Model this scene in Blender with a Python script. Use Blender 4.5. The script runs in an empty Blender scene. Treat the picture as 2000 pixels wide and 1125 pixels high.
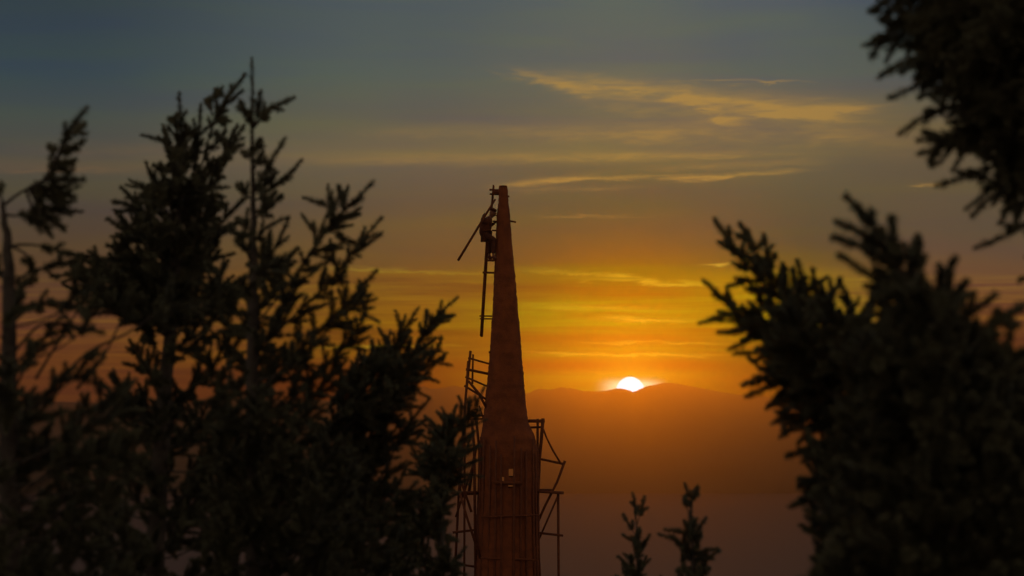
import bpy, bmesh, math, random
import numpy as np
from mathutils import Vector, Matrix

random.seed(7)
RNG = np.random.default_rng(11)
R = math.radians
scene = bpy.context.scene
COL = scene.collection

# ------------------------------------------------------------------ camera
F_PX = 1000.0 / math.tan(R(10.0))          # focal length in pixels of a 2000 px wide frame
HORIZON = 830.0                            # image row of the true horizon
PITCH = math.atan((HORIZON - 562.5) / F_PX)
cam_data = bpy.data.cameras.new('camera')
cam_data.sensor_width = 36.0
cam_data.lens = 18.0 / math.tan(R(10.0))
cam_data.clip_start = 0.1
cam_data.clip_end = 60000.0
cam_data.dof.use_dof = True
cam_data.dof.focus_distance = 80.0
cam_data.dof.aperture_fstop = 2.9
cam = bpy.data.objects.new('camera', cam_data)
cam.location = (0, 0, 0)
cam.rotation_euler = (math.pi / 2 + PITCH, 0, 0)
COL.objects.link(cam)
scene.camera = cam


def at(px, py, Y):
    """the point at depth Y that is seen at (px, py) of the 2000x1125 photograph"""
    u = (px - 1000.0) / F_PX
    v = (562.5 - py) / F_PX
    d = np.array([u, math.cos(PITCH) - v * math.sin(PITCH), math.sin(PITCH) + v * math.cos(PITCH)])
    return d * (Y / d[1])


def azel(px, py):
    p = at(px, py, 1.0)
    return math.degrees(math.atan2(p[0], p[1])), math.degrees(math.atan2(p[2], math.hypot(p[0], p[1])))


def lin(c):
    return tuple((x / 255.0 / 12.92) if x / 255.0 <= 0.04045 else ((x / 255.0 + 0.055) / 1.055) ** 2.4 for x in c)


# ------------------------------------------------------------------ view, render settings
scene.view_settings.view_transform = 'Standard'
scene.view_settings.look = 'None'
scene.view_settings.exposure = 0.0
scene.view_settings.gamma = 1.0
scene.view_settings.use_curve_mapping = False
scene.cycles.use_denoising = True
scene.cycles.max_bounces = 5
scene.cycles.diffuse_bounces = 2
scene.cycles.glossy_bounces = 2
scene.cycles.transparent_max_bounces = 8
scene.cycles.volume_bounces = 0
scene.cycles.sample_clamp_indirect = 0.6

# ------------------------------------------------------------------ sky
SUN_AZ, SUN_EL = azel(1231, 763.5)
LAMP_EL = 1.9
LAMP_E = 0.0265
LAMP_C = (1.0, 0.43, 0.002)
HZ_D, HZ_G, HZ_C = 1.3e-4, 0.957, (0.97, 0.48, 0.27)
HAZE_ON = True
EXTRA = {}

world = bpy.data.worlds.new('World')
scene.world = world
world.use_nodes = True
wt = world.node_tree
wt.nodes.clear()


class G:
    """small helper to write node maths as expressions"""
    def __init__(s, tree): s.t = tree
    def node(s, kind, **kw):
        n = s.t.nodes.new(kind)
        for k, v in kw.items(): setattr(n, k, v)
        return n
    def inp(s, sock, v):
        if isinstance(v, (int, float)): sock.default_value = v
        elif isinstance(v, tuple): sock.default_value = v
        else: s.t.links.new(v, sock)
    def m(s, op, a, b=None, c=None, clamp=False):
        n = s.node('ShaderNodeMath', operation=op, use_clamp=clamp)
        s.inp(n.inputs[0], a)
        if b is not None: s.inp(n.inputs[1], b)
        if c is not None: s.inp(n.inputs[2], c)
        return n.outputs[0]
    def mix(s, f, a, b, blend='MIX'):
        n = s.node('ShaderNodeMix', data_type='RGBA', blend_type=blend)
        s.inp(n.inputs[0], f); s.inp(n.inputs[6], a); s.inp(n.inputs[7], b)
        return n.outputs[2]
    def smooth(s, x, lo, hi, a=0.0, b=1.0):
        n = s.node('ShaderNodeMapRange', interpolation_type='SMOOTHSTEP')
        s.inp(n.inputs[0], x)
        for i, v in enumerate((lo, hi, a, b)): n.inputs[i + 1].default_value = v
        return n.outputs[0]
    def comb(s, x, y, z):
        n = s.node('ShaderNodeCombineXYZ')
        for i, v in enumerate((x, y, z)): s.inp(n.inputs[i], v)
        return n.outputs[0]
    def noise(s, vec, scale=1.0, detail=4.0, rough=0.55, dist=0.0):
        n = s.node('ShaderNodeTexNoise')
        s.inp(n.inputs['Vector'], vec)
        n.inputs['Scale'].default_value = scale
        n.inputs['Detail'].default_value = detail
        n.inputs['Roughness'].default_value = rough
        n.inputs['Distortion'].default_value = dist
        return n.outputs[0]


g = G(wt)
tc = g.node('ShaderNodeTexCoord')
sep = g.node('ShaderNodeSeparateXYZ')
wt.links.new(tc.outputs['Generated'], sep.inputs[0])
dx, dy, dz = sep.outputs
az = g.m('MULTIPLY', g.m('ARCTAN2', dx, dy), 57.29578)
el = g.m('MULTIPLY', g.m('ARCSINE', dz), 57.29578)

# colours of the dusk sky by height, for five compass directions (rows are heights in the photograph)
SKY = {
 100: [(0,(50,64,69)),(144,(54,70,74)),(220,(66,74,72)),(300,(80,76,65)),(326,(94,79,62)),(345,(78,72,62)),(400,(78,68,55)),(470,(84,65,47)),
       (560,(95,62,38)),(620,(106,62,34)),(700,(114,56,22)),(760,(112,50,22))],
 790: [(0,(78,87,89)),(144,(86,92,86)),(220,(98,92,78)),(270,(108,94,74)),(305,(126,103,68)),(330,(108,90,70)),(400,(108,83,58)),(450,(115,82,50)),
       (500,(122,82,42)),(524,(126,80,36)),(534,(142,89,28)),(560,(140,85,24)),(600,(146,84,16)),(640,(150,85,8)),(676,(150,78,5)),(690,(160,86,5)),(702,(150,72,4)),(745,(134,46,0))],
 1230:[(0,(92,97,92)),(144,(106,101,85)),(200,(112,99,80)),(270,(124,102,72)),(305,(136,108,66)),(330,(122,94,62)),(400,(124,88,52)),(450,(130,86,44)),
       (490,(146,92,30)),(513,(160,98,20)),(524,(180,112,8)),(545,(192,116,5)),(572,(182,114,3)),(586,(196,130,0)),(600,(206,142,0)),(632,(214,154,0)),(650,(205,140,0)),(660,(188,118,0)),
       (672,(205,140,0)),(692,(214,150,0)),(704,(204,128,0)),(714,(194,112,0)),(724,(204,132,0)),(732,(214,152,0)),(750,(214,158,0))],
 1480:[(0,(86,92,92)),(144,(92,94,88)),(200,(112,98,78)),(300,(116,96,70)),(400,(112,84,56)),(470,(120,82,46)),(515,(140,88,30)),(545,(184,124,8)),
       (600,(194,134,2)),(640,(190,125,0)),(680,(172,100,0)),(700,(180,105,0)),(720,(164,85,0)),(750,(168,82,0))],
 1850:[(0,(66,78,84)),(144,(84,87,82)),(250,(108,90,66)),(330,(98,82,62)),(450,(96,76,58)),(500,(106,75,54)),(550,(122,76,44)),(620,(125,68,30)),
       (700,(120,55,15)),(750,(110,45,10))],
}


def behind_haze(c, azd, eld):
    """the sky's own colour where the haze in front of it adds its glow (same density, phase and lamp as the haze box)"""
    path = min(170.0 / max(math.sin(R(max(eld, 0.05))), 1e-4), 10700.0)
    th2 = R(azd - SUN_AZ) ** 2 + R(eld - LAMP_EL) ** 2
    ph = (1 - HZ_G ** 2) / (4 * math.pi * ((1 - HZ_G) ** 2 + HZ_G * th2) ** 1.5)
    T = math.exp(-HZ_D * path)
    lamp_t = math.exp(-HZ_D * 170.0 / math.sin(R(LAMP_EL)))
    out = []
    for k in range(3):
        glow = (1.75, 1.25, 1.3)[k] * lamp_t * LAMP_E * LAMP_C[k] * HZ_C[k] * ph * (1 - T)
        te = T + (1 - T) * HZ_C[k] * 0.75
        out.append(max((c[k] - glow) / te, 0.0))
    return out


EL0, EL1 = -2.0, 12.0
elf = g.m('DIVIDE', g.m('SUBTRACT', el, EL0), EL1 - EL0, clamp=True)
ramps = []
for x in sorted(SKY):
    rp = g.node('ShaderNodeValToRGB')
    wt.links.new(elf, rp.inputs[0])
    stops = []
    for y, c in SKY[x]:
        e = azel(x, y)[1]
        stops.append(((e - EL0) / (EL1 - EL0), behind_haze(lin(c), azel(x, y)[0], e)))
    stops.sort()
    er = rp.color_ramp.elements
    while len(er) < len(stops): er.new(0.5)
    for k, (p, c) in enumerate(stops): er[k].position = p
    for k, (p, c) in enumerate(stops): er[k].color = (c[0], c[1], c[2], 1)
    ramps.append((azel(x, 500)[0], rp.outputs[0]))
base = ramps[0][1]
# the layers rise and dip a little from left to right
for (a0, _), (a1, r1) in zip(ramps[:-1], ramps[1:]):
    base = g.mix(g.smooth(az, a0, a1), base, r1)
# away from the afterglow the dome is a dim blue grey, and the side behind the camera a dusky mauve
nish = g.node('ShaderNodeTexSky', sky_type='NISHITA')
nish.sun_disc = False
nish.sun_elevation = R(LAMP_EL)
nish.sun_rotation = R(SUN_AZ)
zen = g.mix(0.05, (0.060, 0.075, 0.095, 1), nish.outputs[0])
base = g.mix(g.smooth(el, 9.0, 32.0), base, zen)
back = g.mix(g.smooth(el, 0.0, 30.0), (0.30, 0.22, 0.17, 1), (0.20, 0.19, 0.18, 1))
base = g.mix(g.smooth(g.m('ABSOLUTE', g.m('SUBTRACT', az, SUN_AZ)), 14.0, 75.0), base, back)

# thin bands of stratus in the glow
wob = g.noise(g.comb(g.m('MULTIPLY', az, 0.16), g.m('MULTIPLY', el, 1.6), 3.1), 1.0, 4.0, 0.5, 0.4)
bands = g.noise(g.comb(g.m('MULTIPLY', az, 0.22), g.m('MULTIPLY', el, 5.0), 0.7), 1.0, 6.0, 0.62, 0.35)
fine = g.noise(g.comb(g.m('MULTIPLY', az, 0.55), g.m('MULTIPLY', el, 13.0), 5.0), 1.0, 5.0, 0.6, 0.2)
glowmask = g.m('MULTIPLY', g.smooth(el, 3.05, 2.7), 1.0)
bmul = g.m('ADD', 1.0, g.m('MULTIPLY', glowmask, g.m('ADD', g.m('MULTIPLY', g.m('SUBTRACT', bands, 0.5), 2.3), g.m('MULTIPLY', g.m('SUBTRACT', fine, 0.5), 1.3))))
bmul = g.m('MAXIMUM', bmul, 0.15)
bt = g.comb(g.m('POWER', bmul, 0.95), g.m('POWER', bmul, 1.2), 1.0)
base = g.mix(1.0, base, bt, 'MULTIPLY')
# soft large mottling higher up
hi = g.m('SUBTRACT', 1.0, glowmask)
hmul = g.m('ADD', 1.0, g.m('MULTIPLY', hi, g.m('MULTIPLY', g.m('SUBTRACT', wob, 0.5), 0.5)))
base = g.mix(1.0, base, g.comb(hmul, hmul, g.m('SUBTRACT', 2.0, hmul)), 'MULTIPLY')

# cirrus: soft strokes broken up by noise
wisp = g.noise(g.comb(g.m('MULTIPLY', az, 0.9), g.m('MULTIPLY', el, 4.5), 9.0), 1.0, 6.0, 0.62, 0.9)
fib = g.noise(g.comb(g.m('ADD', g.m('MULTIPLY', az, 1.2), g.m('MULTIPLY', el, -2.2)), g.m('MULTIPLY', el, 9.0), 2.0), 1.0, 5.0, 0.6, 0.6)
azw = g.m('ADD', az, g.m('MULTIPLY', g.m('SUBTRACT', wisp, 0.5), 0.9))
elw = g.m('ADD', el, g.m('MULTIPLY', g.m('SUBTRACT', wisp, 0.5), 0.30))


def stroke(x0, y0, x1, y1, half, amp, sharp=1.0):
    a0, e0 = azel(x0, y0); a1, e1 = azel(x1, y1)
    cx, cy = (a0 + a1) / 2, (e0 + e1) / 2
    L = math.hypot(a1 - a0, e1 - e0) / 2
    c, s_ = (a1 - a0) / (2 * L), (e1 - e0) / (2 * L)
    X = g.m('SUBTRACT', azw, cx); Yv = g.m('SUBTRACT', elw, cy)
    uu = g.m('DIVIDE', g.m('ADD', g.m('MULTIPLY', X, c), g.m('MULTIPLY', Yv, s_)), L)
    vv = g.m('DIVIDE', g.m('SUBTRACT', g.m('MULTIPLY', Yv, c), g.m('MULTIPLY', X, s_)), half / 99.0)
    q = g.m('ADD', g.m('POWER', g.m('ABSOLUTE', uu), 3.0), g.m('POWER', g.m('ABSOLUTE', vv), 2.0))
    return g.m('MULTIPLY', g.m('EXPONENT', g.m('MULTIPLY', q, -1.0)), amp)


acc = None
for st in [(1000, 140, 1180, 186, 9, .55), (1080, 150, 1390, 196, 16, .55), (1340, 180, 1420, 238, 9, .42), (1380, 232, 1460, 240, 6, .3), (1300, 192, 1720, 218, 20, .35),
           (1400, 232, 1700, 212, 11, .55), (1540, 222, 1700, 208, 7, .4), (1330, 160, 1560, 160, 2.2, .6), (1200, 260, 1760, 262, 24, .22), (1560, 250, 1800, 290, 22, .18),
           (1040, 262, 1400, 258, 17, .3), (560, 312, 1240, 306, 10, .28), (1080, 308, 1560, 298, 8, .35), (980, 362, 1160, 344, 6, .75), (1110, 348, 1400, 344, 4, .6),
           (1330, 350, 1560, 332, 5, .65), (1000, 372, 1240, 366, 5, .25), (1060, 422, 1260, 422, 3, .25), (0, 332, 230, 330, 4, .35), (60, 290, 420, 296, 14, .16),
           (1785, 362, 1850, 358, 3, .6), (1370, 518, 1430, 516, 3, .7), (1180, 538, 1250, 542, 2, .5), (560, 520, 960, 534, 3, .18), (1180, 176, 1640, 226, 34, .22), (1420, 196, 1560, 214, 6, .35), (1500, 214, 1690, 238, 7, .3), (1120, 196, 1330, 226, 12, .15), (700, 262, 1080, 250, 14, .18), (1250, 330, 1620, 312, 7, .25),
           (1020, 527, 1240, 541, 4, .28), (1150, 546, 1410, 556, 4, .5), (1040, 596, 1300, 604, 6, .25), (1180, 622, 1340, 626, 4, .7), (1030, 690, 1390, 695, 3, .7), (1100, 727, 1330, 730, 3, .35), (1150, 667, 1430, 672, 2.5, .5), (620, 677, 900, 676, 2.5, .45), (1180, 694, 1240, 694, 1.2, .8)]:
    s1 = stroke(*st[:5], st[5] * 1.15)
    acc = s1 if acc is None else g.m('ADD', acc, s1)
tex = g.m('ADD', 0.30, g.m('MULTIPLY', g.smooth(g.m('ADD', g.m('MULTIPLY', wisp, 0.45), g.m('MULTIPLY', fib, 0.55)), 0.30, 0.72), 1.3))
cir = g.m('MULTIPLY', acc, tex, clamp=True)
lit = g.mix(g.smooth(g.m('ABSOLUTE', g.m('SUBTRACT', az, SUN_AZ)), 2.0, 11.0), (0.50, 0.29, 0.062, 1), (0.24, 0.13, 0.06, 1))
lit = g.mix(g.smooth(el, 3.4, 2.9), lit, (0.85, 0.68, 0.03, 1))
base = g.mix(g.m('MULTIPLY', cir, 0.72), base, lit)

# sun disc, its halo and the pale glow flanking it, painted into the sky colour
da = g.m('SUBTRACT', az, SUN_AZ); de = g.m('SUBTRACT', el, SUN_EL)
r2 = g.m('ADD', g.m('POWER', da, 2.0), g.m('POWER', de, 2.0))
sv = g.m('EXPONENT', g.m('MULTIPLY', -1.0, g.m('ADD', g.m('POWER', g.m('DIVIDE', g.m('ABSOLUTE', g.m('ADD', da, -0.03)), 0.52), 4.0), g.m('POWER', g.m('DIVIDE', g.m('ABSOLUTE', g.m('ADD', de, -0.02)), 0.19), 4.0))))
sv = g.m('MULTIPLY', sv, g.smooth(g.noise(g.comb(g.m('MULTIPLY', az, 2.0), g.m('MULTIPLY', el, 14.0), 1.0), 1.0, 3.0), 0.25, 0.6, 0.75, 1.0))
halo = g.m('EXPONENT', g.m('MULTIPLY', r2, -2.4))
base = g.mix(g.m('MULTIPLY', halo, 0.45), base, (0.9, 0.95, 0.03, 1))
base = g.mix(g.m('MULTIPLY', sv, 0.85), base, (2.4, 3.2, 1.9, 1))
disc = g.smooth(g.m('SQRT', r2), 0.292, 0.258)
base = g.mix(disc, base, (2.4, 3.6, 4.1, 1))

GAIN_SOCK = base
bg = g.node('ShaderNodeBackground')
wt.links.new(base, bg.inputs[0])
bg.inputs[1].default_value = 1.0
wo = g.node('ShaderNodeOutputWorld')
wt.links.new(bg.outputs[0], wo.inputs[0])
world.cycles.sampling_method = 'MANUAL'
world.cycles.sample_map_resolution = 4096

# ------------------------------------------------------------------ the low sun
sun_data = bpy.data.lights.new('sun', 'SUN')
sun_data.energy = LAMP_E
sun_data.angle = R(0.53)
sun_data.color = LAMP_C
sun = bpy.data.objects.new('sun', sun_data)
a_, e_ = R(SUN_AZ), R(LAMP_EL)
sd = Vector((math.sin(a_) * math.cos(e_), math.cos(a_) * math.cos(e_), math.sin(e_)))
sun.rotation_euler = (-sd).to_track_quat('-Z', 'Y').to_euler()
sun.location = (20, 60, 60)
COL.objects.link(sun)


# ------------------------------------------------------------------ materials
def material(name, c1, c2, scale=5.0, rough=0.9, bump=0.0, bscale=None, detail=5.0):
    m = bpy.data.materials.new(name)
    m.use_nodes = True
    t = m.node_tree
    b = t.nodes['Principled BSDF']
    q = G(t)
    co = q.node('ShaderNodeTexCoord').outputs['Object']
    n = q.noise(co, scale, detail)
    col = q.mix(q.smooth(n, 0.3, 0.7), (*c1, 1), (*c2, 1))
    t.links.new(col, b.inputs['Base Color'])
    b.inputs['Roughness'].default_value = rough
    b.inputs['Specular IOR Level'].default_value = 0.25
    if bump:
        bn = q.node('ShaderNodeBump')
        bn.inputs['Strength'].default_value = bump
        bn.inputs['Distance'].default_value = 0.03
        t.links.new(q.noise(co, bscale or scale * 4, 6.0), bn.inputs['Height'])
        t.links.new(bn.outputs[0], b.inputs['Normal'])
    return m


M_NEEDLE = material('fir_needles', (0.090, 0.078, 0.038), (0.120, 0.105, 0.052), 3.0, 0.7)
M_BARK = material('fir_bark', (0.050, 0.036, 0.026), (0.095, 0.070, 0.050), 12.0, 0.95, 0.6, 40)
M_TOWER = material('glare_reddened_wood', (0.14, 0.034, 0.010), (0.22, 0.052, 0.014), 3.5, 0.95, 0.6, 18)  # red of the sun's veiling glare is put into the wood's base colour
M_STAVE = material('dark_stained_boards', (0.11, 0.027, 0.008), (0.16, 0.038, 0.010), 7.0, 0.9, 0.5, 30)
M_TIMBER = material('weathered_timber', (0.10, 0.026, 0.009), (0.15, 0.038, 0.012), 9.0, 0.9, 0.4, 40)
M_GROUND = material('dry_grass_slope', (0.045, 0.050, 0.022), (0.085, 0.080, 0.035), 0.15, 1.0, 0.5, 2.0)
M_MOUNT = material('forested_mountain', (0.035, 0.045, 0.030), (0.060, 0.070, 0.045), 0.004, 1.0)
M_SKIN = material('skin', (0.16, 0.060, 0.03), (0.20, 0.075, 0.035), 20, 0.6)
M_JACKET = material('red_brown_jacket', (0.085, 0.022, 0.009), (0.11, 0.028, 0.011), 14, 0.95)
M_TROUSER = material('dark_work_trousers', (0.060, 0.018, 0.009), (0.08, 0.022, 0.010), 14, 0.95)
M_CAP = material('dark_cap', (0.10, 0.022, 0.010), (0.12, 0.03, 0.012), 20, 0.9)
M_BOOT = material('boot_leather', (0.10, 0.025, 0.010), (0.13, 0.03, 0.012), 20, 0.6)
M_ROPE = material('rope_lashing', (0.26, 0.12, 0.05), (0.34, 0.17, 0.08), 60, 0.95)


def water_material():
    m = bpy.data.materials.new('sea_water')
    m.use_nodes = True
    t = m.node_tree; q = G(t)
    b = t.nodes['Principled BSDF']
    b.inputs['Base Color'].default_value = (0.075, 0.032, 0.022, 1)
    b.inputs['Roughness'].default_value = 0.40
    b.inputs['IOR'].default_value = 1.12
    geo = q.node('ShaderNodeNewGeometry')
    sp = q.node('ShaderNodeSeparateXYZ'); t.links.new(geo.outputs['Position'], sp.inputs[0])
    v = q.comb(q.m('MULTIPLY', sp.outputs[0], 0.012), q.m('MULTIPLY', sp.outputs[1], 0.03), 0.0)
    bn = q.node('ShaderNodeBump'); bn.inputs['Strength'].default_value = 0.05; bn.inputs['Distance'].default_value = 1.0
    t.links.new(q.noise(v, 1.0, 8.0, 0.7), bn.inputs['Height'])
    t.links.new(bn.outputs[0], b.inputs['Normal'])
    return m


M_WATER = water_material()


# ------------------------------------------------------------------ mesh helpers
def tag(o, label=None, cat=None, group=None, kind=None):
    if label: o['label'] = label
    if cat: o['category'] = cat
    if group: o['group'] = group
    if kind: o['kind'] = kind
    return o


def empty(name, loc, label, cat, group=None):
    o = bpy.data.objects.new(name, None)
    o.empty_display_size = 0.2
    o.location = loc
    COL.objects.link(o)
    return tag(o, label, cat, group)


def link_mesh(name, V, Fs, mat, parent=None, smooth=False):
    """V: (n,3) world coordinates, Fs: list of (m,k) face index arrays"""
    me = bpy.data.meshes.new(name)
    V = np.asarray(V, dtype=np.float32)
    if parent is not None:
        V = V - np.array(parent.location, dtype=np.float32)
    me.vertices.add(len(V)); me.vertices.foreach_set('co', V.ravel())
    loops = np.concatenate([np.asarray(f, dtype=np.int32).ravel() for f in Fs])
    sizes = np.concatenate([np.full(len(f), np.asarray(f).shape[1], dtype=np.int32) for f in Fs])
    starts = np.concatenate([[0], np.cumsum(sizes)[:-1]]).astype(np.int32)
    me.loops.add(len(loops)); me.loops.foreach_set('vertex_index', loops)
    me.polygons.add(len(sizes)); me.polygons.foreach_set('loop_start', starts)
    me.polygons.foreach_set('loop_total', sizes)
    if smooth: me.polygons.foreach_set('use_smooth', np.ones(len(sizes), dtype=bool))
    me.update(calc_edges=True); me.validate()
    me.materials.append(mat)
    o = bpy.data.objects.new(name, me)
    COL.objects.link(o)
    if parent is not None: o.parent = parent
    return o


class MB:
    def __init__(s): s.v = []; s.q = []; s.t = []; s.n = 0
    def add(s, V, quads=None, tris=None):
        s.v.append(np.asarray(V, dtype=float))
        if quads is not None and len(quads): s.q.append(np.asarray(quads) + s.n)
        if tris is not None and len(tris): s.t.append(np.asarray(tris) + s.n)
        s.n += len(V)
    def tube(s, pts, radii, sides=6, rough=0.0):
        pts = [np.asarray(p, dtype=float) for p in pts]
        n = len(pts); ring = []
        up = np.array([0.31, 0.2, 0.93])
        for i in range(n):
            t = pts[min(i + 1, n - 1)] - pts[max(i - 1, 0)]
            t = t / (np.linalg.norm(t) + 1e-9)
            a = np.cross(t, up)
            if np.linalg.norm(a) < 0.1: a = np.cross(t, np.array([1.0, 0, 0]))
            a /= np.linalg.norm(a); b = np.cross(t, a)
            for k in range(sides):
                th = 2 * math.pi * k / sides
                r = radii[i] * (1 + rough * (random.random() - 0.5) * 2)
                ring.append(pts[i] + r * (math.cos(th) * a + math.sin(th) * b))
        q = [[i * sides + k, i * sides + (k + 1) % sides, (i + 1) * sides + (k + 1) % sides, (i + 1) * sides + k] for i in range(n - 1) for k in range(sides)]
        t = [[0, k + 1, k] for k in range(1, sides - 1)] + [[(n - 1) * sides, (n - 1) * sides + k, (n - 1) * sides + k + 1] for k in range(1, sides - 1)]
        s.add(ring, q, t)
    def beam(s, p0, p1, w, h, side=(0, 1, 0)):
        """a squared timber, w across (perpendicular to side), h along side, ends cut slightly uneven"""
        p0 = np.asarray(p0, float); p1 = np.asarray(p1, float)
        t = p1 - p0; t /= np.linalg.norm(t)
        sd_ = np.asarray(side, float); sd_ = sd_ - t * np.dot(sd_, t); sd_ /= np.linalg.norm(sd_)
        u = np.cross(t, sd_)
        n = 5; V = []
        for i in range(n):
            c = p0 + (p1 - p0) * i / (n - 1) + u * (random.random() - 0.5) * w * 0.12
            k = 1 + (random.random() - .5) * 0.12
            for a, b in ((-1, -1), (1, -1), (1, 1), (-1, 1)):
                V.append(c + u * a * w / 2 * k + sd_ * b * h / 2)
        q = [[i * 4 + k, i * 4 + (k + 1) % 4, i * 4 + 4 + (k + 1) % 4, i * 4 + 4 + k] for i in range(n - 1) for k in range(4)]
        q += [[3, 2, 1, 0], [(n - 1) * 4 + k for k in range(4)]]
        s.add(V, q)
    def build(s, name, mat, parent=None, smooth=False):
        Fs = []
        if s.q: Fs.append(np.concatenate(s.q))
        if s.t: Fs.append(np.concatenate(s.t))
        return link_mesh(name, np.concatenate(s.v), Fs, mat, parent, smooth)


def fbm(x, y, seed=0, octv=5):
    r = np.random.default_rng(seed)
    out = np.zeros_like(x, dtype=float); amp = 1.0
    for o in range(octv):
        for _ in range(3):
            th = r.uniform(0, 2 * math.pi); ph = r.uniform(0, 6.28)
            k = (2.1 ** o) * r.uniform(0.7, 1.3)
            out += amp * np.sin((x * math.cos(th) + y * math.sin(th)) * k + ph) / 3
        amp *= 0.5
    return out


# ------------------------------------------------------------------ terrain, water, mountains
SEA = -190.0


def ground_z(x, y):
    d = np.maximum(y, -30)
    z = -1.7 - 0.06 * np.maximum(d, 0)
    fall = np.clip((d - 95) / 850.0, 0, 1)
    z = z * (1 - fall) + (SEA - 25) * fall ** 0.8 + 0 * x
    z = z + 0.12 * fbm(x / 4.0, y / 4.0, 3) * np.clip(d / 60, 0.2, 3)
    # shoulder of the hill on the left
    hill = 15.5 * np.exp(-((y - 185) / 60.0) ** 2) / (1 + np.exp((x + 30) / 4.5))
    slope_down = np.clip((d - 95) / 850.0, 0, 1) ** 0.8 * 190
    hill2 = (slope_down * np.exp(-((y - 185) / 70.0) ** 2)) / (1 + np.exp((x + 28) / 5.0))
    return z + hill + hill2 * 0.8


xs = np.concatenate([np.linspace(-1500, -130, 30), np.linspace(-120, 80, 101), np.linspace(90, 1500, 30)])
ys = np.concatenate([np.linspace(-40, 300, 120), np.linspace(310, 1200, 40)])
X, Y = np.meshgrid(xs, ys)
Z = ground_z(X, Y)
nx, ny = len(xs), len(ys)
idx = np.arange(nx * ny).reshape(ny, nx)
quads = np.stack([idx[:-1, :-1], idx[:-1, 1:], idx[1:, 1:], idx[1:, :-1]], -1).reshape(-1, 4)
tag(link_mesh('ground', np.stack([X, Y, Z], -1).reshape(-1, 3), [quads], M_GROUND, None, True), kind='structure')

wv = [(-4000, 700, SEA), (4000, 700, SEA), (4000, 10500, SEA), (-4000, 10500, SEA)]
tag(link_mesh('sea', wv, [[[0, 1, 2, 3]]], M_WATER), kind='structure')

RIDGE = [(-900, 800), (-300, 792), (100, 782), (300, 788), (480, 776), (560, 780), (630, 779), (700, 777), (780, 768), (800, 764), (818, 754), (828, 752), (842, 757), (856, 756), (868, 755), (880, 751.5),
         (890, 751), (905, 755), (925, 757), (950, 758), (975, 764), (1010, 768), (1032, 765), (1045, 758), (1055, 755.5), (1063, 757), (1075, 757.5), (1088, 755), (1096, 752.5), (1103, 754.5), (1118, 755), (1128, 757.5), (1135, 760), (1150, 760.5),
         (1162, 761.5), (1182, 760), (1195, 757), (1204, 755), (1213, 755.2), (1222, 757), (1230, 760), (1236, 762.3), (1242, 760), (1252, 755.5), (1262, 751), (1280, 747.5), (1296, 744.3), (1304, 744.6), (1312, 744.4), (1322, 746), (1345, 750),
         (1375, 755.5), (1400, 760.5), (1435, 767), (1460, 769), (1490, 771), (1540, 782), (1600, 788), (1700, 780), (1850, 790), (2000, 796), (2400, 785), (2900, 800)]
rx = np.array([p[0] for p in RIDGE], float); ry = np.array([p[1] for p in RIDGE], float)


def mountain(name, DY, y_of, x0, x1, shore, depth, seed, n=700, m=34):
    px = np.linspace(x0, x1, n)
    crest = np.interp(px, rx, ry) if y_of is None else y_of(px)
    V = []
    for j in range(m + 1):
        t = j / m                                     # 0 shore ... crest at 0.6 ... 1 far side
        if t <= 0.6:
            s = t / 0.6
            Yd = shore + (DY - shore) * s
        else:
            s = 1 - (t - 0.6) / 0.4
            Yd = DY + (depth) * (1 - s)
        k = np.array([at(p, c, DY) for p, c in zip(px, crest)])
        xw = k[:, 0]
        top = k[:, 2]
        prof = s ** 0.8
        z = SEA - 15 + (top - SEA + 15) * prof
        rough = 26.0 * fbm(xw / 260.0, np.full_like(xw, Yd / 200.0), seed) * (s * (1 - s) * 4) * 0.55
        z = z + rough
        z = np.minimum(z, top + (s - 1) * 20 + 0.0)
        V.append(np.stack([xw, np.full_like(xw, Yd), z], -1))
    V = np.concatenate(V)
    idx = np.arange(n * (m + 1)).reshape(m + 1, n)
    q = np.stack([idx[:-1, :-1], idx[:-1, 1:], idx[1:, 1:], idx[1:, :-1]], -1).reshape(-1, 4)
    return tag(link_mesh(name, V, [q], M_MOUNT, None, False), kind='structure')


mountain('mountains', 9500.0, None, -700, 2700, 8050.0, 700.0, 5)

# ------------------------------------------------------------------ the tower
TY = 80.0
S80 = F_PX / TY                       # pixels per metre at the tower, about 71


def P(px, py, dy=0.0):
    return at(px, py, TY + dy)


tower = empty('tapering_tower', tuple(P(992, 1290)), 'tall tapering dark tower standing in front of the sunset ridge', 'tower')
prof = [(363, 975, 990), (366, 974.5, 991), (390, 974, 992.5), (420, 970.5, 996), (470, 968, 1000), (510, 966, 1003.5), (560, 964.5, 1008), (620, 961, 1013), (680, 957.5, 1018),
        (740, 952, 1023), (800, 946, 1028), (825, 943, 1032), (850, 940, 1044), (880, 937, 1051), (930, 934.5, 1052.5), (980, 932, 1051), (1120, 926, 1055), (1295, 918, 1062)]
pl = np.array(prof, float)
NS = 44
V = []; rings = []
y = 363.0; first = True
rows = []
while y < 1290:
    rows.append(y); y += random.uniform(4.0, 6.0)
rows.append(1290.0)
for j, yy in enumerate(rows):
    l = np.interp(yy, pl[:, 0], pl[:, 1]); r = np.interp(yy, pl[:, 0], pl[:, 2])
    c = P((l + r) / 2, yy); rad = (r - l) / 2 / S80
    course = random.choice((0, 0, 0, 0.006, 0.010, -0.006))
    for i in range(NS):
        th = 2 * math.pi * i / NS
        rr = rad + course + random.gauss(0, 0.0035)
        V.append(c + np.array([math.cos(th) * rr, math.sin(th) * rr, 0.0]))
n = len(rows)
HOLES = {31: (928, 938), 33: (915, 931)}


def open_here(i, yy):
    for k_, (lo_, hi_) in HOLES.items():
        if lo_ <= yy <= hi_ and i in (k_, 43 - k_): return True
    return i in (33, 10) and 947 <= yy <= 950


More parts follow.
